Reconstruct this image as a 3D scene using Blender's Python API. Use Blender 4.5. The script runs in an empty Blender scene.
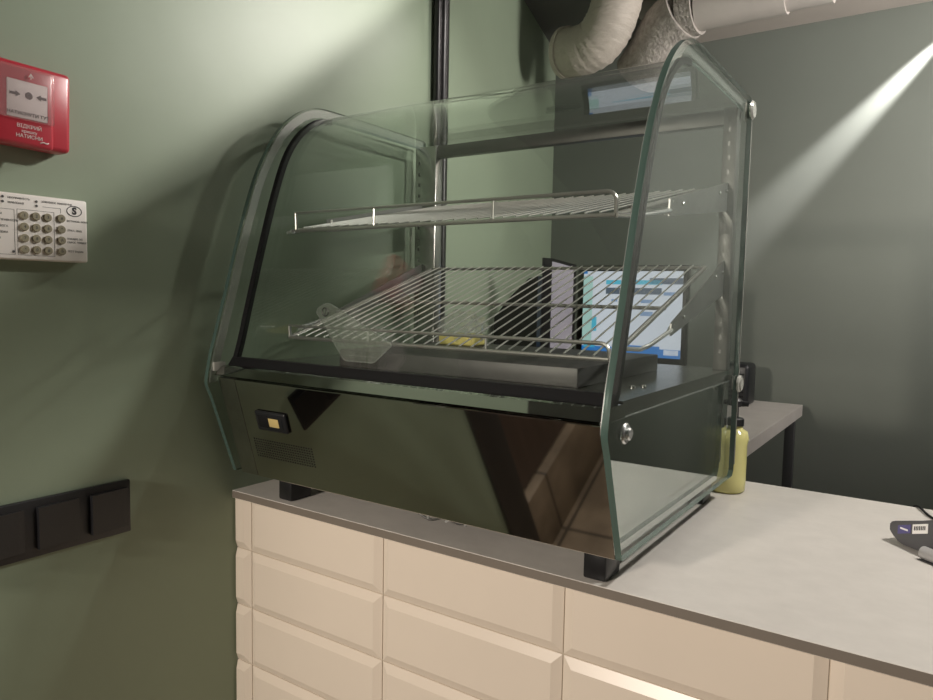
import bpy, bmesh, math, random
from mathutils import Vector, Matrix
random.seed(4)
S = bpy.context.scene
C = S.collection

# ------------------------------------------------------------------ materials
def mat(name):
    m = bpy.data.materials.new(name); m.use_nodes = True
    nt = m.node_tree; nt.nodes.clear()
    out = nt.nodes.new('ShaderNodeOutputMaterial')
    return m, nt, out

def P(name, col, rough=.5, metal=0., spec=.5, noise=None, bump=None, emit=None, coat=0., trans=0., aniso=None):
    """principled; noise=(scale, amount[, stretch]) varies the colour, bump=(scale, strength)"""
    m, nt, out = mat(name)
    b = nt.nodes.new('ShaderNodeBsdfPrincipled')
    b.inputs['Base Color'].default_value = (*col, 1)
    b.inputs['Roughness'].default_value = rough
    b.inputs['Metallic'].default_value = metal
    b.inputs['Specular IOR Level'].default_value = spec
    b.inputs['Coat Weight'].default_value = coat
    b.inputs['Transmission Weight'].default_value = trans
    if emit:
        b.inputs['Emission Color'].default_value = (*emit[0], 1); b.inputs['Emission Strength'].default_value = emit[1]
    nt.links.new(b.outputs[0], out.inputs[0])
    tc = nt.nodes.new('ShaderNodeTexCoord')
    def mapped(stretch):
        mp = nt.nodes.new('ShaderNodeMapping'); mp.inputs['Scale'].default_value = stretch
        nt.links.new(tc.outputs['Object'], mp.inputs[0]); return mp.outputs[0]
    if noise:
        n = nt.nodes.new('ShaderNodeTexNoise'); n.inputs['Scale'].default_value = noise[0]
        n.inputs['Detail'].default_value = 6; n.inputs['Roughness'].default_value = .6
        nt.links.new(mapped(noise[2] if len(noise) > 2 else (1, 1, 1)), n.inputs['Vector'])
        r = nt.nodes.new('ShaderNodeMapRange')
        r.inputs['From Min'].default_value = .3; r.inputs['From Max'].default_value = .7
        r.inputs['To Min'].default_value = 1 - noise[1]; r.inputs['To Max'].default_value = 1 + noise[1]
        nt.links.new(n.outputs[0], r.inputs[0])
        mx = nt.nodes.new('ShaderNodeVectorMath'); mx.operation = 'SCALE'; mx.inputs[0].default_value = col
        nt.links.new(r.outputs[0], mx.inputs['Scale']); nt.links.new(mx.outputs[0], b.inputs['Base Color'])
    if bump:
        n = nt.nodes.new('ShaderNodeTexNoise'); n.inputs['Scale'].default_value = bump[0]; n.inputs['Detail'].default_value = 5
        nt.links.new(mapped(bump[2] if len(bump) > 2 else (1, 1, 1)), n.inputs['Vector'])
        bp = nt.nodes.new('ShaderNodeBump'); bp.inputs['Strength'].default_value = bump[1]; bp.inputs['Distance'].default_value = .01
        nt.links.new(n.outputs[0], bp.inputs['Height']); nt.links.new(bp.outputs[0], b.inputs['Normal'])
    return m

def glass(name, tint, refl=.9, base=.045, rough=0.0, film=0.0, filmcol=(.8, .85, .82)):
    """clear sheet: each face lets light through with a tint and mirrors more at grazing angles"""
    m, nt, out = mat(name)
    t = nt.nodes.new('ShaderNodeBsdfTransparent'); t.inputs[0].default_value = (*tint, 1)
    g = nt.nodes.new('ShaderNodeBsdfGlossy'); g.inputs['Roughness'].default_value = rough
    g.inputs[0].default_value = (1, 1, 1, 1)
    lw = nt.nodes.new('ShaderNodeLayerWeight'); lw.inputs[0].default_value = .5
    pw = nt.nodes.new('ShaderNodeMath'); pw.operation = 'POWER'; pw.inputs[1].default_value = 5
    ma = nt.nodes.new('ShaderNodeMath'); ma.operation = 'MULTIPLY_ADD'; ma.inputs[1].default_value = refl; ma.inputs[2].default_value = base
    nt.links.new(lw.outputs['Facing'], pw.inputs[0]); nt.links.new(pw.outputs[0], ma.inputs[0])
    mx = nt.nodes.new('ShaderNodeMixShader')
    nt.links.new(ma.outputs[0], mx.inputs[0]); nt.links.new(t.outputs[0], mx.inputs[1]); nt.links.new(g.outputs[0], mx.inputs[2])
    last = mx
    if film:
        d = nt.nodes.new('ShaderNodeBsdfDiffuse'); d.inputs[0].default_value = (*filmcol, 1)
        m2 = nt.nodes.new('ShaderNodeMixShader'); m2.inputs[0].default_value = film
        nt.links.new(last.outputs[0], m2.inputs[1]); nt.links.new(d.outputs[0], m2.inputs[2]); last = m2
    nt.links.new(last.outputs[0], out.inputs[0])
    return m

M = dict(
    green=P('green_wall_paint', (.300, .362, .265), .42, spec=.35, noise=(1.6, .05), bump=(9, .06)),
    gray=P('dark_wall_paint', (.146, .160, .141), .55, spec=.3, noise=(2, .05), bump=(12, .05)),
    ceil=P('ceiling_paint', (.16, .155, .15), .8),
    beam=P('beam_paint', (.47, .42, .385), .8, noise=(6, .04)),
    tile=P('cream_tile', (.70, .615, .52), .33, spec=.5, noise=(3, .03)),
    grout=P('grout', (.50, .43, .34), .9),
    top=P('pale_stone_laminate', (.60, .57, .53), .42, spec=.4, noise=(26, .045, (1, 1.25, 1)), bump=(60, .03)),
    topedge=P('worktop_edge', (.17, .145, .12), .5, noise=(20, .04)),
    floor=None, door=P('dark_brown_wood', (.10, .068, .056), .35, noise=(4, .2, (6, 6, .6))),
    jamb=P('jamb', (.03, .027, .026), .5),
    steel=P('mirror_steel', (.52, .52, .50), .035, 1.0),
    steelside=P('mirror_steel_side', (.50, .53, .52), .03, 1.0, noise=(18, .03)),
    brushed=P('brushed_steel', (.46, .46, .445), .24, 1.0, noise=(40, .12, (1, .05, 1))),
    darksteel=P('dark_steel', (.13, .13, .125), .42, .9, noise=(30, .15)),
    chrome=P('chrome_wire', (.66, .66, .63), .30, .85),
    rail=P('steel_rail', (.42, .415, .39), .32, .8),
    black=P('black_plastic', (.011, .0115, .014), .38),
    rubber=P('black_rubber', (.006, .006, .007), .6, spec=.25),
    foot=P('black_foot', (.012, .012, .013), .32),
    switch=P('black_switch', (.013, .013, .015), .42, bump=(300, .05)),
    glass=glass('clear_glass', (.955, .972, .964), .5),
    glassfront=glass('clear_front_glass', (.968, .98, .97)),
    glassedge=P('glass_edge', (.075, .125, .108), .10, spec=.9, trans=.2),
    channel=glass('frosted_rim', (.93, .94, .93), .6, .14, .22, .10, (.75, .78, .75)),
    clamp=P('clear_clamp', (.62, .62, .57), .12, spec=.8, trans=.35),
    bolt=P('bolt_steel', (.80, .82, .81), .25, .75),
    red=P('red_plastic', (.50, .040, .060), .28, spec=.6),
    redfilm=glass('clear_cover', (.97, .95, .95), .5, .05, .12, .10, (.85, .70, .70)),
    label=P('white_label', (.86, .85, .83), .5),
    ink=P('dark_ink', (.035, .035, .035), .6),
    greyink=P('grey_ink', (.07, .07, .07), .6),
    whiteink=P('white_ink', (.80, .72, .70), .6),
    cream=P('cream_plastic', (.82, .78, .73), .45, noise=(30, .03)),
    button=P('olive_button', (.27, .245, .165), .5),
    pipe=P('dark_pipe', (.022, .021, .022), .3, .4, noise=(25, .3)),
    duct=P('duct_foil', (.50, .45, .395), .6, noise=(14, .10), bump=(26, .55, (1, 1, 3.5))),
    duct2=P('duct_wrap', (.36, .33, .30), .75, noise=(60, .25), bump=(110, .6)),
    duct3=P('duct_metal', (.48, .44, .41), .5, noise=(10, .06)),
    table=P('grey_laminate', (.50, .465, .44), .5, noise=(14, .06)),
    leg=P('dark_leg', (.05, .05, .052), .45, .3),
    bezel=P('monitor_black', (.012, .012, .013), .35),
    screen=P('screen_white', (.05, .05, .05), .3, emit=((.80, .86, .95), .62)),
    sblue=P('screen_blue', (.03, .03, .03), .3, emit=((.03, .22, .62), .65)),
    scyan=P('screen_cyan', (.03, .03, .03), .3, emit=((.10, .55, .75), .65)),
    sdark=P('screen_dark', (.03, .03, .03), .3, emit=((.10, .14, .20), .6)),
    smid=P('screen_mid', (.03, .03, .03), .3, emit=((.28, .42, .66), .6)),
    sgreen=P('screen_green', (.03, .03, .03), .3, emit=((.50, .78, .72), .62)),
    lilac=P('screen_lilac', (.30, .28, .32), .35, emit=((.36, .33, .40), .28)),
    yellow=P('yellow_liquid', (.84, .79, .33), .18, spec=.5, trans=.12),
    paleglow=P('pale_yellow', (.75, .66, .22), .35),
    clearwrap=glass('clear_wrap', (.93, .94, .93), .8, .16, .08, .10, (.9, .92, .9)),
    tagfilm=glass('clear_tag', (.88, .90, .88), .7, .08, .12, .09, (.62, .66, .60)),
    terminal=P('terminal_grey', (.085, .085, .09), .42),
    sticker=P('violet_sticker', (.10, .09, .24), .5),
    rocker=P('rocker_amber', (.55, .43, .18), .3),
    pgrey=P('pale_grey_plastic', (.33, .325, .32), .4),
    railgrey=P('rail_grey', (.15, .15, .14), .45, .5, noise=(30, .08)),
    plate=P('bracket_plate', (.30, .30, .29), .38, .8, noise=(30, .08)),
    boxsteel=P('box_steel', (.075, .075, .072), .5, .5, noise=(30, .1)),
    screw=P('screw', (.7, .7, .68), .2, 1.0),
)
# stone tile floor
def floor_mat():
    m, nt, out = mat('brown_stone_floor')
    b = nt.nodes.new('ShaderNodeBsdfPrincipled'); b.inputs['Roughness'].default_value = .5
    tc = nt.nodes.new('ShaderNodeTexCoord')
    br = nt.nodes.new('ShaderNodeTexBrick'); br.offset = 0; br.inputs['Scale'].default_value = 1
    br.inputs['Mortar Size'].default_value = .006; br.inputs['Brick Width'].default_value = .45; br.inputs['Row Height'].default_value = .45
    br.inputs['Color1'].default_value = (.36, .28, .20, 1); br.inputs['Color2'].default_value = (.32, .25, .18, 1); br.inputs['Mortar'].default_value = (.10, .08, .06, 1)
    n = nt.nodes.new('ShaderNodeTexNoise'); n.inputs['Scale'].default_value = 7; n.inputs['Detail'].default_value = 8
    mx = nt.nodes.new('ShaderNodeMix'); mx.data_type = 'RGBA'; mx.blend_type = 'MULTIPLY'; mx.inputs[0].default_value = .7
    r = nt.nodes.new('ShaderNodeValToRGB'); r.color_ramp.elements[0].position = .35; r.color_ramp.elements[0].color = (.4, .4, .4, 1); r.color_ramp.elements[1].position = .65
    nt.links.new(tc.outputs['Object'], br.inputs[0]); nt.links.new(tc.outputs['Object'], n.inputs[0]); nt.links.new(n.outputs[0], r.inputs[0])
    nt.links.new(br.outputs[0], mx.inputs[6]); nt.links.new(r.outputs[0], mx.inputs[7]); nt.links.new(mx.outputs[2], b.inputs['Base Color'])
    nt.links.new(b.outputs[0], out.inputs[0]); return m
M['floor'] = floor_mat()

# ------------------------------------------------------------------ mesh helpers (world coordinates)
def vv(bm, *p): return bm.verts.new(p)

def box(bm, x0, x1, y0, y1, z0, z1, bevel=0, seg=2, mi=0):
    n0 = len(bm.verts)
    r = bmesh.ops.create_cube(bm, size=1)
    vs = r['verts']
    for v in vs:
        v.co = Vector(((x0 + x1) / 2 + v.co.x * (x1 - x0), (y0 + y1) / 2 + v.co.y * (y1 - y0), (z0 + z1) / 2 + v.co.z * (z1 - z0)))
    fs = {f for v in vs for f in v.link_faces}
    for f in fs: f.material_index = mi
    if bevel:
        es = list({e for v in vs for e in v.link_edges})
        bmesh.ops.bevel(bm, geom=es, offset=bevel, segments=seg, affect='EDGES', profile=.5, material=-1)
    return vs

def prism(bm, prof, a0, a1, axis=0, mi_side=0, mi_cap=0):
    """closed polygon prof of 2-tuples in the two other axes, extruded along axis from a0 to a1"""
    def mk(a, p):
        q = [p[0], p[1]]; q.insert(axis, a); return bm.verts.new(q)
    A = [mk(a0, p) for p in prof]; B = [mk(a1, p) for p in prof]
    n = len(prof)
    f = bm.faces.new(A); f.material_index = mi_cap
    f = bm.faces.new(B[::-1]); f.material_index = mi_cap
    for i in range(n):
        f = bm.faces.new((A[i], B[i], B[(i + 1) % n], A[(i + 1) % n])); f.material_index = mi_side
    return A + B

def tube(bm, pts, r, seg=10, caps=True, radii=None, mi=0):
    pts = [Vector(p) for p in pts]; n = len(pts)
    tg = []
    for i in range(n):
        a = pts[i] - pts[i - 1] if i else pts[1] - pts[0]
        b = pts[i + 1] - pts[i] if i < n - 1 else pts[-1] - pts[-2]
        tg.append((a.normalized() + b.normalized()).normalized())
    up = Vector((0, 0, 1)) if abs(tg[0].z) < .9 else Vector((1, 0, 0))
    u = tg[0].cross(up).normalized(); rings = []
    for i in range(n):
        u = (u - tg[i] * u.dot(tg[i])).normalized(); w = tg[i].cross(u)
        rr = radii[i] if radii else r
        rings.append([bm.verts.new(pts[i] + (u * math.cos(2 * math.pi * k / seg) + w * math.sin(2 * math.pi * k / seg)) * rr) for k in range(seg)])
    for i in range(n - 1):
        for k in range(seg):
            f = bm.faces.new((rings[i][k], rings[i][(k + 1) % seg], rings[i + 1][(k + 1) % seg], rings[i + 1][k])); f.smooth = True; f.material_index = mi
    if caps:
        bm.faces.new(rings[0][::-1]).material_index = mi; bm.faces.new(rings[-1]).material_index = mi

def lathe(bm, prof, cx, cy, seg=32, mi=0):
    rings = [[bm.verts.new((cx + r * math.cos(2 * math.pi * k / seg), cy + r * math.sin(2 * math.pi * k / seg), z)) for k in range(seg)] for r, z in prof]
    for a, b in zip(rings, rings[1:]):
        for k in range(seg):
            f = bm.faces.new((a[k], a[(k + 1) % seg], b[(k + 1) % seg], b[k])); f.smooth = True; f.material_index = mi
    bm.faces.new(rings[0][::-1]); bm.faces.new(rings[-1])

def arc(c, r, a0, a1, n, plane='yz', k=0):
    out = []
    for i in range(n + 1):
        a = math.radians(a0 + (a1 - a0) * i / n); p, q = c[0] + r * math.cos(a), c[1] + r * math.sin(a)
        out.append((p, q))
    return out

def smooth_path(pts, n=6):
    """Catmull-Rom through 2-D or 3-D points"""
    P_ = [Vector(p) for p in pts]; out = []
    for i in range(len(P_) - 1):
        p0 = P_[max(i - 1, 0)]; p1 = P_[i]; p2 = P_[i + 1]; p3 = P_[min(i + 2, len(P_) - 1)]
        for k in range(n):
            t = k / n
            out.append(.5 * ((2 * p1) + (p2 - p0) * t + (2 * p0 - 5 * p1 + 4 * p2 - p3) * t * t + (3 * p1 - p0 - 3 * p2 + p3) * t ** 3))
    out.append(P_[-1]); return [tuple(p) for p in out]

def world_origin(o):
    v = Vector((0, 0, 0))
    while o: v = v + o.location; o = o.parent
    return v

def obj(name, bm, mats, parent=None, sharp=35, smooth=True, matrix=None, label=None):
    """link bm (built in world coordinates) as ONE mesh object"""
    if isinstance(bm, bmesh.types.BMesh):
        bmesh.ops.recalc_face_normals(bm, faces=bm.faces)
        me = bpy.data.meshes.new(name)
        if matrix is not None: bm.transform(matrix)
        org = world_origin(parent) if parent else Vector((0, 0, 0))
        bm.transform(Matrix.Translation(-org))
        if smooth:
            for f in bm.faces: f.smooth = True
        bm.to_mesh(me); bm.free()
        if smooth: me.set_sharp_from_angle(angle=math.radians(sharp))
    else: me = bm
    for m in (mats if isinstance(mats, (list, tuple)) else [mats]): me.materials.append(m)
    o = bpy.data.objects.new(name, me); C.objects.link(o)
    if parent: o.parent = parent
    if label: o['label'] = label
    return o

def B(): return bmesh.new()

def tag(o, label, cat, group=None, kind=None):
    o['label'] = label; o['category'] = cat
    if group: o['group'] = group
    if kind: o['kind'] = kind
    return o

def thing(name, label, cat, loc, group=None):
    o = bpy.data.objects.new(name, None); o.empty_display_size = .05; C.objects.link(o)
    o.location = loc; return tag(o, label, cat, group)

def recentre(o):
    """put a one-mesh thing's origin at the middle of its base"""
    me = o.data; xs = [v.co for v in me.vertices]
    c = Vector(((min(v.x for v in xs) + max(v.x for v in xs)) / 2, (min(v.y for v in xs) + max(v.y for v in xs)) / 2, min(v.z for v in xs)))
    me.transform(Matrix.Translation(-c)); o.location = c; return o

def struct(name, bm, m, **k):
    o = obj(name, bm, m, **k); o['kind'] = 'structure'; return o

def text_bm(body, size, depth=.0004, align='CENTER', bold=0.0):
    cu = bpy.data.curves.new('t', 'FONT'); cu.body = body; cu.size = size; cu.extrude = depth
    cu.align_x = align; cu.align_y = 'CENTER'; cu.offset = bold; cu.resolution_u = 3
    o = bpy.data.objects.new('t', cu); C.objects.link(o)
    dg = bpy.context.evaluated_depsgraph_get(); dg.update()
    me = bpy.data.meshes.new_from_object(o.evaluated_get(dg))
    bm = bmesh.new(); bm.from_mesh(me)
    bpy.data.objects.remove(o); bpy.data.curves.remove(cu); bpy.data.meshes.remove(me)
    return bm

WALLM = Matrix(((0, 0, 1, 0), (1, 0, 0, 0), (0, 1, 0, 0), (0, 0, 0, 1)))   # local x->+y, y->+z, z->+x
def on_wall(bm, x, y, z, roll=0):
    bm.transform(Matrix.Translation((x, y, z)) @ Matrix.Rotation(roll, 4, 'X') @ WALLM); return bm
def join(dst, src):
    me = bpy.data.meshes.new('j'); src.to_mesh(me); src.free(); dst.from_mesh(me); bpy.data.meshes.remove(me)

# ------------------------------------------------------------------ the room
FZ, CZ = -1.05, 1.305
b = B(); box(b, -1.2, 3.4, -3.4, 2.05, FZ - .1, FZ); struct('floor', b, M['floor'])
b = B(); box(b, -1.2, 3.4, -3.4, 2.05, CZ, CZ + .1); struct('ceiling', b, M['ceil'])
b = B(); box(b, -.12, 0, -.625, .55, FZ, CZ); box(b, -.12, 0, -1.75, -.625, 1.0, CZ); box(b, -.12, 0, -3.4, -1.75, FZ, CZ)
struct('wall_left', b, M['green'])
d = Vector((-.37, 1.30, 0)); L = d.length; d.normalize()
b = B(); n_ = Vector((-d.y, d.x, 0)) * .12; p0 = Vector((0, .55, 0)); p1 = p0 + d * (L + .25)
prism(b, [tuple(p0.xy), tuple(p1.xy), tuple((p1 + n_).xy), tuple((p0 + n_).xy)], FZ, CZ, axis=2)
struct('wall_rear_left', b, M['green'])
b = B(); box(b, -.60, 3.4, 1.85, 1.97, FZ, CZ); struct('wall_back', b, M['gray'])
b = B(); box(b, 3.2, 3.32, -3.4, 1.85, FZ, CZ); struct('wall_right', b, M['gray'])
b = B(); box(b, 0, 3.2, -3.4, -3.28, FZ, CZ); struct('wall_front', b, M['green'])
b = B(); box(b, .10, 3.2, 1.28, 1.85, 1.246, CZ); struct('trim_1', b, M['beam'])
# dark wooden door in the left wall, seen only in the steel front
b = B(); box(b, -.09, -.05, -1.74, -.735, -.80, 1.0, .004); dr = struct('door_1', b, M['door'])
b = B(); tube(b, [(-.05, -.82, -.02), (-.005, -.82, -.02), (-.005, -.94, -.02)], .009); obj('door_handle', b, M['bolt'], dr)
b = B(); box(b, -.11, .012, -.735, -.625, FZ, 1.0, .003); struct('trim_2', b, M['jamb'])
b = B(); box(b, -.11, -.02, -1.74, -.735, FZ, -.81, .003); struct('baseboard_left', b, M['floor'])

# corner pipe
t = thing('vertical_pipe', 'thin dark vertical pipe running down the green wall corner behind the glass case', 'pipe', (.017, .558, 0))
b = B(); tube(b, [(.017, .545, .0004), (.017, .545, CZ)], .0085, 14); obj('pipe_run', b, M['pipe'], t)
b = B(); tube(b, [(.016, .566, .0004), (.016, .566, CZ)], .0135, 14); obj('pipe_run', b, M['pipe'], t)

# ------------------------------------------------------------------ counter
t = thing('service_counter', 'tall service counter clad in glossy cream wall tiles along its front', 'counter', (.95, .31, FZ))
b = B(); box(b, 0.001, 1.9, .012, .60, FZ, -.0135); obj('carcass', b, M['grout'], t)
b = B()
def tile(x0, x1, z0, z1, bl, br_, bb, bt):
    yo, yi, w = .0125, .0045, .013
    o_ = [(x0, yo, z0), (x1, yo, z0), (x1, yo, z1), (x0, yo, z1)]
    i_ = [(x0 + w * bl, yi, z0 + w * bb), (x1 - w * br_, yi, z0 + w * bb), (x1 - w * br_, yi, z1 - w * bt), (x0 + w * bl, yi, z1 - w * bt)]
    m_ = [(x, .0105, z) for x, _, z in o_]
    O = [b.verts.new(p) for p in o_]; Mm = [b.verts.new(p) for p in m_]; I = [b.verts.new(p) for p in i_]
    b.faces.new(I)
    for k in range(4):
        b.faces.new((Mm[k], Mm[(k + 1) % 4], I[(k + 1) % 4], I[k])); b.faces.new((O[k], O[(k + 1) % 4], Mm[(k + 1) % 4], Mm[k]))
g = .0008
xs = [0.001 - .0] + [.0389 + .2927 * k for k in range(8)]
zs = [-.0135] + [-.1021 - .1 * k for k in range(10)]
for i in range(7):
    for j in range(len(zs) - 1):
        tile(xs[i] + (g if i else 0), min(xs[i + 1], 1.9) - g, max(zs[j + 1], FZ) + g, zs[j] - g, 1 if i else .25, 1, 1, 1 if j else .05)
obj('tile_facing', b, M['tile'], t, smooth=False)
b = B(); box(b, 0.001, 1.9, 0, .622, -.013, 0, .0008, 1)
for f in b.faces:
    if f.normal.y < -.9 and f.calc_area() > .005: f.material_index = 1
o = obj('countertop', b, [M['top'], M['topedge']], smooth=False)
recentre(o); tag(o, 'pale grey stone-effect worktop slab carrying the glass case and card terminal', 'worktop')

# ------------------------------------------------------------------ display case
XL0, XL1, XR0, XR1 = .024, .032, .698, .706
case = thing('display_case', 'countertop heated display case with curved glass front and mirror steel base', 'display case', (.365, .22, 0))
outline = [(-.0145, .042), (-.060, .170)] + smooth_path([(-.0655, .182), (-.0685, .192), (-.0672, .206), (-.060, .240)], 4) \
    + smooth_path([(-.045, .290), (-.030, .340), (-.007, .422), (.015, .490), (.030, .530), (.048, .566), (.070, .602), (.095, .630), (.121, .650), (.147, .663), (.175, .6695), (.21, .671)], 4)[0:] \
    + [(.30, .6705), (.478, .668), (.485, .665), (.488, .658), (.4775, .05), (.470, .042)]
def inset(poly, dist):
    n = len(poly); out = []
    for i in range(n):
        a, p, c = Vector(poly[i - 1]), Vector(poly[i]), Vector(poly[(i + 1) % n])
        n1 = Vector(((p - a).y, -(p - a).x)).normalized(); n2 = Vector(((c - p).y, -(c - p).x)).normalized()
        m_ = (n1 + n2).normalized(); out.append(tuple(p + m_ * dist / max(.4, m_.dot(n1))))
    return out
for (x0, x1, lab) in ((XL0, XL1, 'left glass side panel close to the green wall'), (XR0, XR1, 'right glass side panel with green edge')):
    b = B(); prism(b, outline, x0, x1, 0, 1, 0)
    sp = obj('side_panel', b, [M['glass'], M['glassedge']], case, sharp=25, label=lab)
    # frosted band where the bent glass is bonded to the panel
    inner = x1 if x0 < .3 else x0
    s = 1 if x0 < .3 else -1
    k0, k1 = 6, len(outline) - 5
    o_in = [tuple(Vector(p)) for p in outline]
    ins1 = inset(outline, .003); ins2 = inset(outline, .017)
    if (Vector(ins2[12]) - Vector((.25, .35))).length > (Vector(outline[12]) - Vector((.25, .35))).length:
        ins1 = inset(outline, -.003); ins2 = inset(outline, -.017)
    b = B(); xa, xb = inner + s * .0002, inner + s * .0022
    rows = []
    for k in range(k0, k1 + 1):
        rows.append([b.verts.new((xa, *ins1[k])), b.verts.new((xb, *ins1[k])), b.verts.new((xb, *ins2[k])), b.verts.new((xa, *ins2[k]))])
    for r0, r1 in zip(rows, rows[1:]):
        for q in range(4): b.faces.new((r0[q], r0[(q + 1) % 4], r1[(q + 1) % 4], r1[q]))
    b.faces.new(rows[0]); b.faces.new(rows[-1][::-1])
    obj('bonding_strip', b, M['channel'], sp)
# bent front glass
fp = smooth_path([(-.0215, .2285), (-.012, .258), (.008, .332), (.033, .420), (.058, .502), (.082, .565), (.108, .605), (.138, .632), (.169, .6475), (.21, .6525)], 5) + [(.32, .6525), (.474, .651)]
def offset_line(p, dist):
    out = []
    for i in range(len(p)):
        a = Vector(p[max(i - 1, 0)]); c = Vector(p[min(i + 1, len(p) - 1)]); t_ = (c - a).normalized()
        out.append((p[i][0] + t_.y * dist, p[i][1] - t_.x * dist))
    return out
fin = offset_line(fp, .005)
b = B(); prism(b, fp + fin[::-1], XL1 + .003, XR0 - .003, 0, 0, 1)
fg = obj('front_glass', b, [M['glassfront'], M['glassedge']], case, sharp=25, label='bent front glass sweeping over the top')
gk = offset_line(fp, -.0012); gi = offset_line(fp, .0075)
ncut = 44
for x0, x1, nm in ((XL1 + .0024, XL1 + .012, 'a'), (XR0 - .012, XR0 - .0024, 'b')):
    b = B(); rows = []
    for k in range(0, ncut):
        w = x1 if k < 34 else x1 - (x1 - x0) * .5 * (k - 34) / 10
        xa, xb = (x0, x0 + (w - x0)) if nm == 'a' else (x1 - (w - x0), x1)
        rows.append([b.verts.new((xa, *gk[k])), b.verts.new((xb, *gk[k])), b.verts.new((xb, *gi[k])), b.verts.new((xa, *gi[k]))])
    for r0, r1 in zip(rows, rows[1:]):
        for q in range(4): b.faces.new((r0[q], r0[(q + 1) % 4], r1[(q + 1) % 4], r1[q]))
    b.faces.new(rows[0]); b.faces.new(rows[-1][::-1])
    obj('edge_gasket', b, M['rubber'], fg)
b = B(); prism(b, [(-.0325, .2196), (-.017, .2196), (-.013, .2315), (-.0235, .2315)], XL1 + .004, XR0 - .0025, 0)
obj('sill_gasket', b, M['rubber'], fg, sharp=20)
# base
BX0, BX1 = .046, .690
b = B(); prism(b, [(-.0555, .203), (-.0075, .040), (.482, .040), (.484, .2025), ], BX0, BX1, 0)
base = obj('base_cabinet', b, M['steelside'], case, smooth=False)
fn = Vector((0, -.168, -.048)).normalized(); fd = Vector((0, .048, -.168)).normalized(); f0 = Vector((0, -.0595, .2045))
def FP(x, s, h=0): return f0 + Vector((x, 0, 0)) + fd * s + fn * h
def plate(bm, x0, x1, s0, s1, h0, h1, bevel=0):
    vs = box(bm, x0, x1, s0, s1, h0, h1, bevel)
    return bm
FM = Matrix(((1, 0, 0, 0), (0, fd.y, fn.y, f0.y), (0, fd.z, fn.z, f0.z), (0, 0, 0, 1)))
b = B(); box(b, .0865, XR0 - .0006, .003, .1695, -.0035, .0016, .0012)
fpan = obj('front_panel', b, M['steel'], case, matrix=FM, smooth=False, label='mirror polished sloping front panel')
b = B(); box(b, .046, .0845, .003, .1695, -.0035, .0006, .0005); obj('side_flange', b, M['brushed'], case, matrix=FM, smooth=False)
# power switch and vent on the panel
b = B(); box(b, .1215, .1895, .0485, .0805, .0017, .0062, .003, 3); psw = obj('power_switch', b, M['black'], fpan, matrix=FM)
b = B(); box(b, .1285, .1510, .0545, .0745, .0062, .0074, .0008); box(b, .1510, .1815, .0555, .0735, .0062, .0068, .0005)
b2 = b
for f in b2.faces:
    if f.calc_center_median().x > .151: f.material_index = 1
obj('rocker', b2, [M['rubber'], M['black']], psw, matrix=FM)
b = B(); box(b, .1525, .1745, .0575, .0715, .0068, .0078, .0006); obj('indicator_window', b, M['rocker'], psw, matrix=FM)
b = B()
for i in range(25):
    for j in range(8):
        cx, cy = .1005 + i * .0053, .1005 + j * .0042 
        ring = [b.verts.new((cx + .0016 * math.cos(a * math.pi / 4), cy + .0013 * math.sin(a * math.pi / 4), .00195)) for a in range(8)]
        r2 = [b.verts.new((v.co.x, v.co.y, .0016)) for v in ring]
        b.faces.new(ring)
        for k in range(8): b.faces.new((ring[k], r2[k], r2[(k + 1) % 8], ring[(k + 1) % 8]))
obj('vent_grille', b, M['rubber'], fpan, matrix=FM, smooth=False)
# lip under the gasket, deck
b = B(); prism(b, [(-.0605, .2055), (-.0555, .2035), (.0, .2035), (.0, .2195), (-.0420, .2195), (-.0470, .2178)], BX0 - .008, XR0 - .0006, 0)
obj('front_lip', b, M['steel'], case, smooth=False)
b = B(); prism(b, [(.0005, .2035), (.485, .2035), (.485, .2215), (.0005, .2215)], BX0 - .008, BX1 + .004, 0)
deck = obj('deck', b, M['brushed'], case, smooth=False, label='steel deck plate')
b = B(); box(b, BX1 + .0001, BX1 + .005, -.03, .468, .2018, .2034); obj('edge_trim', b, M['bolt'], deck)
for (x, y) in ((.655, .13), (.665, .145)):
    b = B(); lathe(b, [(.004, .2216), (.004, .2235), (.0022, .2245)], x, y, 12); obj('screw', b, M['screw'], deck)
b = B(); box(b, .185, .605, .068, .37, .2216, .2475, .0015); hb = obj('heater_box', b, M['boxsteel'], case)
# rear frame
for x0, x1, lab in ((.036, .090, 'left rear upright'), (.672, .694, 'right rear upright')):
    b = B(); box(b, x0, x1, .446, .470, .2216, .6475, .0015); pst = obj('rear_post', b, M['brushed'] if x0 < .3 else M['railgrey'], case)
    b = B()
    for k in range(17):
        z = .25 + k * .0225; xc = x0 + .011
        box(b, xc - .0018, xc + .0018, .4452, .4459, z, z + .007)
    obj('slot_strip', b, M['darksteel'], pst)
b = B(); box(b, .0902, .6718, .452, .470, .6235, .6475, .001)
obj('top_rail', b, M['railgrey'], case, label='grey steel bar across the back of the top')
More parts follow.
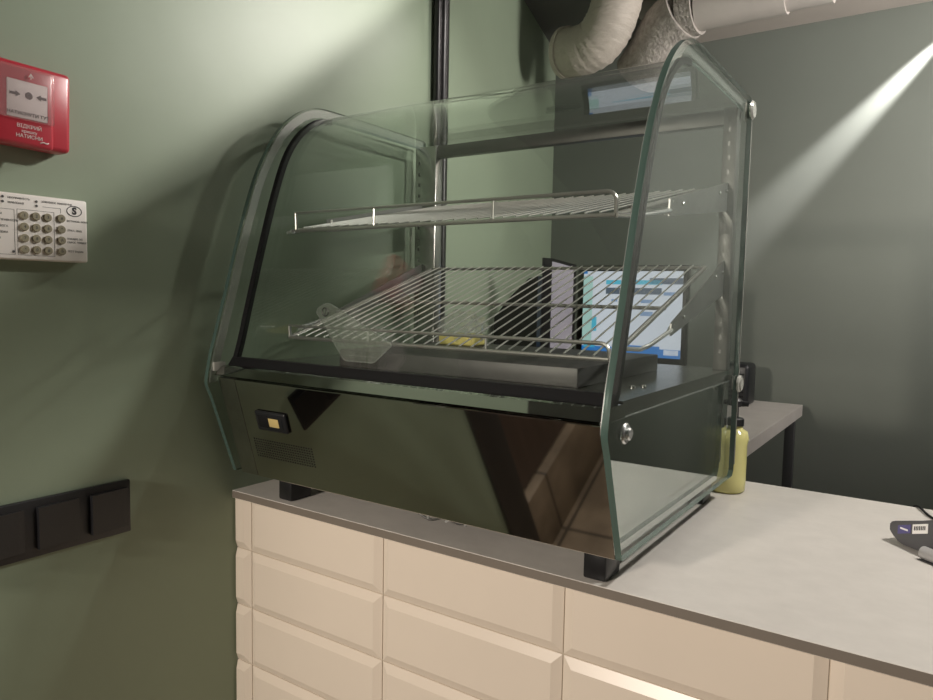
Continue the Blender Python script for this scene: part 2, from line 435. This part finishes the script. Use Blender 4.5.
# clamps and bolts
def disc_x(bm, x0, x1, y, z, r, seg=24, bev=.0015):
    prof = [(r - bev, x0), (r, x0 + bev), (r, x1 - bev), (r - bev, x1)]
    rings = [[bm.verts.new((xx, y + rr * math.cos(2 * math.pi * k / seg), z + rr * math.sin(2 * math.pi * k / seg))) for k in range(seg)] for rr, xx in prof]
    for A, Bq in zip(rings, rings[1:]):
        for k in range(seg): bm.faces.new((A[k], A[(k + 1) % seg], Bq[(k + 1) % seg], Bq[k]))
    bm.faces.new(rings[0][::-1]); bm.faces.new(rings[-1])
b = B(); disc_x(b, XR1 + .0003, XR1 + .004, -.024, .190, .0120); disc_x(b, XR1 + .004, XR1 + .0085, -.024, .190, .0075, 8); obj('glass_bolt', b, M['bolt'], case)
b = B(); disc_x(b, XR1 + .0003, XR1 + .0058, .478, .1985, .0145); disc_x(b, XR1 + .0058, XR1 + .0072, .478, .1985, .011); obj('glass_clamp', b, M['clamp'], case)
b = B(); box(b, XR0 - .004, XR1 + .0002, .4885, .4935, .186, .211, .001); obj('glass_clamp', b, M['clamp'], case)
b = B(); disc_x(b, XR1 + .0003, XR1 + .0062, .478, .648, .0155, 24, .003); obj('glass_clamp', b, M['clamp'], case)
b = B(); box(b, XR0 - .004, XR1 + .0002, .4885, .4940, .634, .664, .001); obj('glass_clamp', b, M['clamp'], case)
b = B(); box(b, XL1 + .0003, XL1 + .0055, -.0600, -.0380, .2110, .2250, .0012); obj('glass_clamp', b, M['clamp'], case)
for x0, x1 in ((XL0, XL1), (XR0, XR1)):  # pale strips imitate the brightly lit rear edges of the glass
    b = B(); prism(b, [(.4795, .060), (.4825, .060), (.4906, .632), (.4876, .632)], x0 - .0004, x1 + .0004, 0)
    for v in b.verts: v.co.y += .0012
    obj('lit_edge_strip', b, M['clamp'], case, label='added pale strip for the bright rear glass edge')
# feet and wiring below
for x in (.104, .646):
    for y in (.012, .412):
        b = B(); box(b, x, x + .030, y, y + .045, .0002, .0398, .003); obj('foot', b, M['foot'], case)
b = B()
tube(b, smooth_path([(.36, .03, .034), (.40, .028, .020), (.43, .03, .028), (.455, .027, .024), (.48, .032, .034)], 5), .0016, 6)
obj('underside_wire', b, M['darksteel'], case)
for q_ in ([(.405, .02, .039), (.405, .02, .024)], [(.435, .02, .025), (.455, .02, .037)], [(.468, .02, .039), (.469, .02, .026)]):
    b = B(); tube(b, q_, .0017, 6); obj('wire_clip', b, M['bolt'], case)
b = B(); box(b, .335, .51, .04, .10, .030, .0398, .001); obj('underside_bracket', b, M['black'], case)

# ------------------------------------------------------------------ wire shelves in the case
def shelf(lab, zf, slope, rail_h, uprights, brk, yf, x0, x1):
    yb = .438
    z = lambda y: zf + slope * (y - yf)
    root = obj('wire_shelf', (lambda bm: (tube(bm, [(x0, yf, z(yf)), (x1, yf, z(yf))], .0030, 10), tube(bm, [(x0, yb, z(yb)), (x1, yb, z(yb))], .0030, 10), tube(bm, [(x0, .25, z(.25) - .0045), (x1, .25, z(.25) - .0045)], .0028, 8),
                                           tube(bm, [(x0, yf, z(yf)), (x0, yb, z(yb))], .0030, 10), tube(bm, [(x1, yf, z(yf)), (x1, yb, z(yb))], .0038, 10), bm)[-1])(B()), M['rail'], case, label=lab)
    b = B(); n = 28
    for k in range(1, n):
        x = x0 + (x1 - x0) * k / n
        tube(b, [(x, yf - .002, z(yf) + .0040), (x, yb + .002, z(yb) + .0040)], .00125, 8)
    obj('wire_grid', b, M['chrome'], root)
    b = B(); zr = z(yf) + rail_h; r = .012
    path = [(x0 + .001, yf, z(yf) + .002), (x0 + .001, yf - .001, zr)] if True else []
    path += [(x1 - r, yf, zr)] + [(x1 - r + r * math.sin(math.radians(a)), yf, zr - r + r * math.cos(math.radians(a))) for a in (20, 45, 70, 90)] + [(x1, yf, z(yf) + .002)]
    tube(b, path, .0027, 8); obj('guard_rail', b, M['rail'], root)
    for u in uprights:
        b = B(); tube(b, [(u, yf, z(yf) + .002), (u, yf, zr)], .0018, 8); obj('rail_upright', b, M['chrome'], root)
    for x in (.0565, .6830):
        (ya, za0, za1), (yc, zc0, zc1) = brk
        b = B(); prism(b, [(ya, za0), (yc, zc0), (yc, zc1), (ya, za1)], x - .0012, x + .0012, 0)
        bk = obj('shelf_bracket', b, M['plate'], root)
        for (yy, zz) in ((ya + .05, (za0 + za1) / 2 + slope * .05), (yc - .05, (zc0 + zc1) / 2), (yc - .012, (zc0 + zc1) / 2 + .008)):
            sx = 1 if x > .3 else -1
            b = B(); disc_x(b, min(x + sx * .0012, x + sx * .004), max(x + sx * .0012, x + sx * .004), yy, zz, .0028, 10, .0008)
            obj('rivet', b, M['screw'], bk)
        b = B(); tube(b, [(x - .004 if x > .3 else x + .004, ya - .002, za0 + .003), (x - .004 if x > .3 else x + .004, ya + .012, za0 + .012), (x, ya + .012, za1)], .0025, 8)
        obj('hook', b, M['chrome'], root)
        xe = x1 + .004 if x > .3 else x0 - .004
        b = B(); tube(b, [(x, ya + .004, za0 + .008), (x, ya - .08, z(ya - .08) - .004), (x + (xe - x) * .25, ya - .096, z(ya - .096) - .003), (xe, ya - .104, z(ya - .104))], .0030, 10); obj('support_arm', b, M['bolt'], root)
    return root
shelf('lower wire shelf tilted towards the front', .2630, .330, .0195, (.262, .476), ((.19, .288, .305), (.444, .346, .402)), .050, .0885, .655)
shelf('upper wire shelf seen from just below', .4395, .207, .0290, (.26, .475), ((.165, .4465, .4690), (.444, .482, .528)), .064, .0885, .6515)

# clear tag on the lower shelf, wrapped packet on the deck
t = thing('price_tag_holder', 'small clear plastic tag pouch hanging from the lower shelf front rail', 'tag holder', (.24, .028, .235))
b = B(); tagp = [(.1690, .3070), (.1740, .3150), (.1920, .3215), (.2010, .3205), (.3220, .2660), (.3235, .2620), (.2910, .2360), (.2860, .2345), (.2330, .2345), (.2270, .2370)]
prism(b, tagp, .0335, .0350, 1); obj('pouch', b, M['tagfilm'], t)
b = B(); tube(b, [(x, .0330, z) for x, z in tagp + tagp[:1]], .0008, 6); obj('welded_edge', b, M['clearwrap'], t)
for a_, c_ in (((.184, .303), (.243, .247)), ((.205, .303), (.296, .252)), ((.235, .2435), (.292, .2435)), ((.2, .275), (.29, .275))):
    b = B(); tube(b, [(a_[0], .0331, a_[1]), (c_[0], .0331, c_[1])], .0005, 6); obj('crease', b, M['clearwrap'], t)
b = B(); tube(b, [(.1880 + .0065 * math.cos(a * math.pi / 8), .0330, .3080 + .0065 * math.sin(a * math.pi / 8)) for a in range(17)], .0009, 6, caps=False); obj('ring', b, M['darksteel'], t)
b = B(); tube(b, [(.1875, .0330, .3015), (.1895, .0330, .3145)], .0009, 6); obj('ring_pin', b, M['darksteel'], t)

t = thing('wrapped_packet', 'small yellow packet in crinkled clear wrap on the case deck', 'packet', (.27, .30, .2476))
b = B(); box(b, .222, .300, .285, .325, .2477, .268, .004, 3); obj('packet', b, M['paleglow'], t)
b = B()
bmesh.ops.create_icosphere(b, subdivisions=3, radius=1)
for v in b.verts:
    n = v.co.normalized(); k = 1 + .16 * math.sin(9 * n.x + 3 * n.z) * math.cos(7 * n.y + 2) + .08 * random.uniform(-1, 1)
    v.co = Vector((.262 + .046 * n.x * k, .305 + .030 * n.y * k, .2800 + .030 * n.z * k))
    v.co.z = max(v.co.z, .2482)
obj('wrap', b, M['clearwrap'], t, smooth=False)

# ------------------------------------------------------------------ things on the wall
t = thing('fire_alarm_call_point', 'red fire alarm call point with white arrow label on the green wall', 'fire alarm', (0, -.325, .51))
rl = math.radians(-2.2)
def wallbox(bm, x0, x1, y0, y1, z0, z1, bv=.003): box(bm, x0, x1, y0, y1, z0, z1, bv, 3); return bm
RT = lambda: Matrix.Translation((0, -.32, .56)) @ Matrix.Rotation(rl * .6, 4, 'X') @ Matrix.Translation((0, .32, -.56))
b = B(); wallbox(b, .0, .030, -.372, -.270, .514, .615, .006); hs = obj('housing', b, M['red'], t, matrix=RT())
b = B(); wallbox(b, .030, .043, -.368, -.297, .511, .607, .005); obj('front_cover', b, M['red'], t, matrix=RT())
b = B(); wallbox(b, .0430, .0440, -.3525, -.3060, .5440, .5885, .001); lb = obj('instruction_plate', b, M['label'], t, matrix=RT())
b = B(); join(b, on_wall(text_bm('НАТИСНУТИ ТУТ', .0058), .0441, -.3285, .5490)); obj('instruction_text', b, M['ink'], lb, matrix=RT(), smooth=False)
def arrow(y0, y1, z):
    s = 1 if y1 > y0 else -1; L = abs(y1 - y0)
    pts = [(y0, z + .0016), (y0 + s * L * .55, z + .0016), (y0 + s * L * .55, z + .0036), (y1, z), (y0 + s * L * .55, z - .0036), (y0 + s * L * .55, z - .0016), (y0, z - .0016)]
    bb = B(); prism(bb, pts, .0441, .0445, 0); return bb
b = B(); join(b, arrow(-.3500, -.3375, .5715)); join(b, arrow(-.3075, -.3195, .5725)); disc_x(b, .0441, .0445, -.3280, .5720, .0044, 20, .0001)
obj('arrow_marks', b, M['greyink'], lb, matrix=RT(), smooth=False)
b = B(); wallbox(b, .0447, .0462, -.366, -.2985, .5415, .605, .0012); obj('clear_cover', b, M['redfilm'], t, matrix=RT())
b = B()
for tx, z, s in (('ВІДКРИЙ', .5345, .0062), ('кришку', .5285, .0050), ('НАТИСНИ', .5225, .0062)): join(b, on_wall(text_bm(tx, s), .0431, -.3270, z))
tube(b, [(.0433, -.3145, .5175), (.0433, -.3105, .5192), (.0433, -.3065, .5180), (.0433, -.3045, .5195)], .0008, 6)
obj('cover_text', b, M['whiteink'], t, matrix=RT(), smooth=False)
b = B(); tube(b, [(.0464, -.3290, .594), (.0464, -.3265, .5985), (.0464, -.3240, .594)], .0006, 6); tube(b, [(.0464, -.3265, .5985), (.0464, -.3265, .592)], .0006, 6); obj('flame_mark', b, M['whiteink'], t, matrix=RT())

t = thing('alarm_keypad', 'white alarm control keypad with round olive buttons below the red call point', 'keypad', (0, -.33, .372))
b = B(); box(b, .0005, .0195, -.440, -.246, .3725, .4555, .003, 3); kb = obj('keypad_body', b, M['cream'], t)
num = ['1', '2', '3', '4', '5', '6', '7', '8', '9', '*', '0', '#']
for r_ in range(4):
    for c_ in range(3):
        y, z = -.3265 + c_ * .0142, .4285 - r_ * .0142
        b = B(); disc_x(b, .0196, .0222, y, z, .0052, 20, .0008); bt = obj('button', b, M['button'], t)
        b = on_wall(text_bm(num[r_ * 3 + c_], .0052, .0001), .0223, y, z); obj('button_digit', b, M['ink'], bt, smooth=False)
    y, z = -.2810, .4290 - r_ * .0143
    b = B(); disc_x(b, .0196, .0222, y, z, .0052, 20, .0008); bt = obj('button', b, M['button'], t)
    b = on_wall(text_bm('#*АБ'[r_], .0052, .0001), .0223, y, z); obj('button_digit', b, M['ink'], bt, smooth=False)
b = B()
for tx, z, s in (('ВСТАНОВ. ЗОНИ', .4265, .0034), ('ОТКЛ. ЗВУК', .4140, .0034), ('УПРАВЛ. ПС', .4030, .0034), ('СБРОС ТРИВОГ', .3985, .0034), ('ТЕСТ ІНДИК', .3865, .0034)):
    join(b, on_wall(text_bm(tx, s, .0001, 'LEFT'), .0196, -.2735, z))
for tx, y, z in (('НЕСПРАВНІСТЬ', -.345, .4490), ('ЖИВЛЕННЯ', -.345, .4430), ('ЗОВНІШНЄ ЖИВЛЕННЯ', -.305, .4480)):
    join(b, on_wall(text_bm(tx, .0033, .0001, 'LEFT'), .0196, y, z))
for i, tx in enumerate(('ЗОНИ', 'НЕСПРАВНІСТЬ', 'ТРИВОГА', 'ПОЖЕЖА', 'ШС 1')):
    join(b, on_wall(text_bm(tx, .0036, .0001, 'LEFT'), .0196, -.362, .4285 - i * .0075))
obj('printed_text', b, M['ink'], kb, smooth=False)
b = B()
def frame(y0, y1, z0, z1, w=.0004):
    for (a0, a1, c0, c1) in ((y0, y1, z0, z0 + w), (y0, y1, z1 - w, z1), (y0, y0 + w, z0, z1), (y1 - w, y1, z0, z1)): box(b, .0195, .0197, a0, a1, c0, c1)
frame(-.3345, -.2895, .3785, .4360); frame(-.42, -.3375, .3785, .4350)
box(b, .0195, .0197, -.3035, -.2810, .4415, .4419); box(b, .0195, .0197, -.2814, -.2810, .4355, .4419)
obj('printed_frame', b, M['greyink'], kb, smooth=False)
for y, z in ((-.3505, .4495), (-.3505, .4435), (-.3110, .4475), (-.3110, .4420), (-.3395, .3825)):
    b = B(); disc_x(b, .0196, .0204, y, z, .0016, 12, .0003); obj('indicator_light', b, M['greyink'], t)
b = B()
def ell(y, z, ry, rz, w):
    n = 32; rr = []
    for k in range(n):
        a = 2 * math.pi * k / n
        rr.append([b.verts.new((.0196, y + (ry - w) * math.cos(a), z + (rz - w) * math.sin(a))), b.verts.new((.0198, y + (ry - w) * math.cos(a), z + (rz - w) * math.sin(a))), b.verts.new((.0198, y + ry * math.cos(a), z + rz * math.sin(a))), b.verts.new((.0196, y + ry * math.cos(a), z + rz * math.sin(a)))])
    for k in range(n):
        for q in range(4): b.faces.new((rr[k][q], rr[k][(q + 1) % 4], rr[(k + 1) % n][(q + 1) % 4], rr[(k + 1) % n][q]))
ell(-.2635, .4400, .0102, .0072, .0011); join(b, on_wall(text_bm('S', .0125, .0001, bold=.0006), .0197, -.2635, .4400))
obj('logo', b, M['ink'], kb, smooth=False)

t = thing('light_switch_panel', 'black multi-gang light switch panel low on the green wall', 'light switch', (0, -.32, -.021))
b = B(); box(b, .0005, .0075, -.469, -.1845, -.0205, .0580, .002, 2); swb = obj('switch_frame', b, M['switch'], t)
for k in range(4):
    y1 = -.1865 - k * .0713
    b = B(); prism(b, [(y1 - .0585, .0078), (y1 - .0585, .0150), (y1 - .0100, .0105), (y1 - .0030, .0095), (y1 - .0030, .0078)], -.0095, .0470, 2)
    for v in b.verts: v.co = Vector((v.co.y, v.co.x, v.co.z))
    obj('rocker', b, M['switch'], t, smooth=False)

# ------------------------------------------------------------------ ducts under the ceiling
def rings(axis, r, amp, n):
    pts = smooth_path(axis, n); rad = [r * (1 + amp * math.sin(i * 2.3) + amp * .6 * random.uniform(-1, 1)) for i in range(len(pts))]; return pts, rad
t = thing('flexible_duct', 'thick white wrapped flexible air duct bending down above the case', 'duct', (.05, 1.30, 1.02))
pts, rad = rings([(.128, 1.30, 1.300), (.118, 1.30, 1.235), (.098, 1.30, 1.168), (.056, 1.31, 1.120), (.000, 1.32, 1.104), (-.056, 1.335, 1.110)], .075, .020, 9)
b = B(); tube(b, pts, .075, 36, True, rad); obj('duct_hose', b, M['duct'], t, sharp=80)
b = B(); tube(b, [(-.054, 1.334, 1.110), (-.070, 1.338, 1.112)], .079, 36); obj('end_collar', b, M['duct'], t)
t = thing('ceiling_duct', 'pale round metal duct with a rough grey wrapped elbow running under the ceiling beam', 'duct', (.95, 1.385, 1.03))
pts, rad = rings([(.125, 1.47, 1.050), (.180, 1.44, 1.095), (.232, 1.41, 1.150), (.290, 1.39, 1.178)], .080, .008, 6)
b = B(); tube(b, pts, .078, 32, True, rad); obj('elbow', b, M['duct2'], t, sharp=80, label='rough grey wrapped elbow')
b = B(); tube(b, [(.288, 1.39, 1.178), (.335, 1.385, 1.181)], .070, 32); obj('elbow_collar', b, M['duct2'], t)
b = B(); tube(b, [(.335, 1.385, 1.182), (.575, 1.385, 1.184)], .062, 32); obj('duct_section', b, M['duct3'], t)
b = B(); tube(b, [(.575, 1.385, 1.187), (.69, 1.385, 1.187)], .0585, 32); obj('duct_section', b, M['duct3'], t)
b = B(); tube(b, [(.69, 1.385, 1.190), (1.9, 1.385, 1.190)], .0545, 32); obj('duct_section', b, M['duct3'], t)
for x in (.46, 1.05):
    b = B(); box(b, x - .01, x + .01, 1.375, 1.395, 1.236, 1.2462); obj('duct_hanger', b, M['duct3'], t)

# ------------------------------------------------------------------ behind the counter
t = thing('side_table', 'grey laminate back table with dark metal legs behind the counter', 'table', (.2, 1.39, FZ))
b = B(); box(b, -.115, .611, 1.01, 1.772, -.037, 0, .001, 1); obj('table_top', b, M['table'], t, smooth=False)
for x, y in ((.565, 1.03), (.582, 1.64), (-.02, 1.03), (-.08, 1.60)):
    b = B(); box(b, x, x + .028, y, y + .028, FZ, -.0372, .002); obj('leg', b, M['leg'], t)

t = thing('monitor', 'black monitor with a bright white and blue program window on the back table', 'monitor', (.24, 1.23, 0))
SM = Matrix.Translation((.2275, 1.20, .295)) @ Matrix.Rotation(math.radians(2), 4, 'Z')
b = B(); box(b, -.162, .165, .000, .03, -.145, .137, .004); mb = obj('monitor_body', b, M['bezel'], t, matrix=SM)
b = B(); box(b, -.142, .152, -.0008, .0, -.124, .120); obj('screen', b, M['screen'], mb, matrix=SM, smooth=False)
def ui(name, rects, m):
    for (u0, u1, v0, v1) in rects:
        b = B(); box(b, -.142 + .294 * u0, -.142 + .294 * u1, -.0016, -.0009, .120 - .244 * v1, .120 - .244 * v0)
        obj(name, b, m, mb, matrix=SM, smooth=False)
ui('window_bar', [(0, 1, .90, 1.0), (.32, .8, .87, .90), (.0, .04, .0, .03)], M['sblue'])
ui('window_bar', [(.24, .80, .105, .155), (.02, .14, .85, .92), (.1, .15, .55, .72)], M['scyan'])
ui('window_bar', [(.24, .46, .195, .27), (.50, .80, .195, .27), (.68, 1.0, .08, .15)], M['sdark'])
ui('window_field', [(.60, .72, .33, .37), (.60, .72, .47, .52), (.82, .93, .24, .28), (.30, .36, .33, .36)], M['smid'])
ui('window_field', [(0, .10, .06, .84)], M['sgreen'])
ui('window_button', [(.84, .98, .905, .965)], M['screen'])
b = B(); box(b, -.05, .05, .03, .06, -.285, -.02, .003); obj('monitor_stand', b, M['bezel'], t, matrix=SM)
b = B(); box(b, -.10, .10, -.03, .11, -.2945, -.2855, .003); obj('monitor_foot', b, M['bezel'], t, matrix=SM)

t = thing('cash_register', 'black cash register with a narrow grey side screen left of the bright monitor', 'cash register', (-.04, 1.06, 0))
b = B(); prism(b, [(-.112, .0), (.030, .0), (.030, .395), (.000, .388), (-.060, .335), (-.112, .275)], 1.012, 1.10, 1)
obj('register_body', b, M['bezel'], t, smooth=False)
AM = Matrix.Translation((.048, 1.005, .19)) @ Matrix.Rotation(math.radians(36), 4, 'Z')
b = B(); prism(b, [(0, -.02), (.094, -.02), (.094, .238), (.028, .254), (0, .256)], 0, .016, 1); fr = obj('side_display', b, M['bezel'], t, matrix=AM, smooth=False)
b = B(); prism(b, [(.026, -.01), (.087, -.01), (.087, .231), (.026, .246)], -.0008, -.0001, 1); obj('side_screen', b, M['lilac'], fr, matrix=AM, smooth=False)
b = B(); box(b, .0305, .075, 1.03, 1.10, 0.0, .17, .003); obj('drawer_base', b, M['bezel'], t)

t = thing('speaker_box', 'small black rounded box on the back table behind the case corner', 'speaker', (.435, 1.63, 0))
b = B(); box(b, .385, .480, 1.585, 1.69, .0003, .136, .014, 4); obj('box_shell', b, M['black'], t)
b = B(); 
for k in range(6): box(b, .400, .466, 1.5838, 1.585, .03 + k * .014, .036 + k * .014)
obj('front_slots', b, M['rubber'], t)

t = thing('soap_bottle', 'yellow liquid bottle with black pump cap behind the glass case', 'bottle', (.682, .533, 0))
BX, BY = .682, .533
b = B(); lathe(b, [(.0275, .0002), (.0315, .004), (.032, .020), (.032, .084), (.0305, .096), (.022, .108), (.0125, .113), (.0120, .118)], BX, BY, 36)
for v in b.verts: v.co.x += .011 * max(0, min(1, (v.co.z - .088) / .022))
BX += .011
obj('bottle_body', b, M['yellow'], t, sharp=60)
b = B(); lathe(b, [(.0140, .1182), (.0142, .130), (.0120, .132)], BX, BY, 24); cp = obj('bottle_cap', b, M['black'], t)
b = B(); tube(b, [(BX, BY, .132), (BX, BY, .152)], .0045, 10); lathe(b, [(.008, .152), (.0105, .156), (.0105, .162), (.007, .166)], BX, BY, 18); tube(b, [(BX, BY, .159), (BX + .020, BY + .004, .157)], .0045, 8)
obj('pump_head', b, M['black'], cp)

t = thing('card_terminal', 'dark grey card payment terminal lying at the right end of the worktop', 'card terminal', (1.02, .43, 0))
TM = Matrix(((.77, .64, 0, .945), (-.64, .77, 0, .40), (0, 0, 1, 0), (0, 0, 0, 1)))   # u along the side, v away from it
b = B(); A = prism(b, [(-.0050, .0135), (-.0062, .0165), (-.0060, .0262), (.0010, .0305), (.0616, .0500), (.115, .0600), (.160, .0540), (.165, .0006), (.016, .0006), (.006, .0040)], 0, .072, 1)
for v in A:
    if v.co.y > .05: v.co.z = max(.0006, v.co.z * .34)
bmesh.ops.bevel(b, geom=[e for e in b.edges], offset=.0020, segments=2, affect='EDGES')
tb = obj('terminal_body', b, M['terminal'], t, sharp=30, matrix=TM)
def face_sheet(name, pts, m):
    b = B(); prism(b, pts, -.0007, -.0001, 1); obj(name, b, m, tb, smooth=False, matrix=TM)
face_sheet('sticker', [(.0095, .0140), (.0295, .0215), (.0295, .0335), (.0095, .0262)], M['sticker'])
face_sheet('sticker', [(.0325, .0215), (.0555, .0295), (.0555, .0430), (.0325, .0348)], M['label'])
for k in range(7):
    b = B(); box(b, .0350 + k * .0026, .0364 + k * .0026, -.0012, -.0007, .0275 + k * .0009, .0330 + k * .0009); obj('printed_code', b, M['ink'], tb, smooth=False, matrix=TM)
b = B(); box(b, .0135, .0255, -.0012, -.0007, .0228, .0252); obj('sticker_wording', b, M['label'], tb, smooth=False, matrix=TM)
b = B(); tube(b, [(.066, -.018, .0090), (.105, -.018, .0090)], .0085, 20); obj('side_roll', b, M['pgrey'], t, matrix=TM)
b = B(); box(b, .066, .125, -.028, -.0004, .0003, .0006); obj('paper_tray', b, M['terminal'], t, matrix=TM)
b = B(); tube(b, smooth_path([(.957, .640, -.012), (.968, .622, .0026), (.990, .560, .0024), (1.03, .50, .0024), (1.06, .44, .0024), (1.066, .405, .009)], 5), .0018, 8); obj('cable', b, M['rubber'], t)

# ------------------------------------------------------------------ lights
def light(kind, name, loc, target, energy, col, **k):
    l = bpy.data.lights.new(name, kind); l.energy = energy; l.color = col
    for a, v in k.items(): setattr(l, a, v)
    o = bpy.data.objects.new(name, l); C.objects.link(o); o.location = loc
    o.rotation_euler = (Vector(target) - Vector(loc)).to_track_quat('-Z', 'Y').to_euler(); return o
WARM = (1, .89, .78); NEU = (1, .95, .89)
# spot behind the case throwing its rim shadow along the left wall
light('SPOT', 'rear_spot', (.45, 1.22, 1.27), (0, -.55, .40), 38, NEU, spot_size=math.radians(34), spot_blend=1, shadow_soft_size=.025)
# added spot: cone edge stands in for the slanting left wall shadow
LW, Bm, tl = Vector((1.0, .95, 1.24)), Vector((0, -.15, .455)), Vector((0, .797, .604))
d0 = (Bm - LW).normalized(); nw = d0.cross(tl).normalized(); nw = nw if nw.z > 0 else -nw
H = math.radians(74); ax = d0 * math.cos(H) + nw * math.sin(H)
light('SPOT', 'shadow_edge_spot', LW, LW + ax, 70, NEU, spot_size=2 * H, spot_blend=.045, shadow_soft_size=.03)
# spot over the counter, right of the case
light('SPOT', 'counter_spot', (1.42, .52, 1.24), (.85, .2, 0), 54, NEU, spot_size=math.radians(66), spot_blend=.5, shadow_soft_size=.035)
# unseen front light for the tiles, then added fill lights
light('SPOT', 'front_spot', (.18, -2.4, .80), (1.0, 0, -.35), 225, WARM, spot_size=math.radians(66), spot_blend=.8, shadow_soft_size=.10)
light('SPOT', 'corner_fill', (.95, .25, 1.27), (-.02, .66, .60), 36, NEU, spot_size=math.radians(44), spot_blend=1, shadow_soft_size=.03)  # added fill for the green wall seen through the case
light('SPOT', 'floor_fill', (.40, -1.15, 1.27), (.30, -1.15, -1), 60, WARM, spot_size=math.radians(48), spot_blend=.5, shadow_soft_size=.05)  # added to brighten the floor mirrored in the steel front
light('AREA', 'rear_fill', (1.7, 1.0, .88), (.55, 1.85, 1.30), 20, NEU, size=.4, spread=math.radians(150))  # added area light brightening the upper back wall
# added unseen spot making the diagonal light streak on the dark wall
L0, L1 = Vector((1.03, 1.71, 1.241)), Vector((.33, 1.87, .50))
o = light('SPOT', 'streak_spot', L0, L1, 120, (1, .94, .94), spot_size=math.radians(74), spot_blend=1, shadow_soft_size=.006)
dz = (L0 - L1).normalized(); ny = Vector((0, 1, 0)); xx = (ny - dz * ny.dot(dz)).normalized(); yy = dz.cross(xx)
mm = Matrix((xx, yy * .155, dz)).transposed().to_4x4(); mm.translation = L0; o.matrix_world = mm

w = bpy.data.worlds.new('World'); S.world = w; w.use_nodes = True
w.node_tree.nodes['Background'].inputs[0].default_value = (.5, .5, .48, 1); w.node_tree.nodes['Background'].inputs[1].default_value = .034

# ------------------------------------------------------------------ camera
yaw, pitch, roll = (math.radians(a) for a in (34.14952249, -4.42065461, 1.06346996))
f = Vector((-math.sin(yaw) * math.cos(pitch), math.cos(yaw) * math.cos(pitch), math.sin(pitch)))
r = Vector((math.cos(yaw), math.sin(yaw), 0)); u = r.cross(f)
c_, s_ = math.cos(roll), math.sin(roll)
r2, u2 = c_ * r + s_ * u, -s_ * r + c_ * u
cam = bpy.data.cameras.new('Camera'); co = bpy.data.objects.new('Camera', cam); C.objects.link(co)
mw = Matrix((r2, u2, -f)).transposed().to_4x4(); mw.translation = (.997018, -.76461114, .33864897)
co.matrix_world = mw
cam.sensor_fit = 'HORIZONTAL'; cam.sensor_width = 36; cam.lens = 36 * 712.953 / 933; cam.clip_start = .02
S.camera = co

S.view_settings.view_transform = 'Standard'; S.view_settings.look = 'None'; S.view_settings.gamma = 1
S.view_settings.exposure = 0; S.view_settings.use_curve_mapping = False
S.cycles.use_denoising = True
S.cycles.transparent_max_bounces = 40; S.cycles.max_bounces = 12; S.cycles.glossy_bounces = 8; S.cycles.transmission_bounces = 10
S.cycles.sample_clamp_indirect = 4.0
S.cycles.caustics_reflective = True; S.cycles.caustics_refractive = False
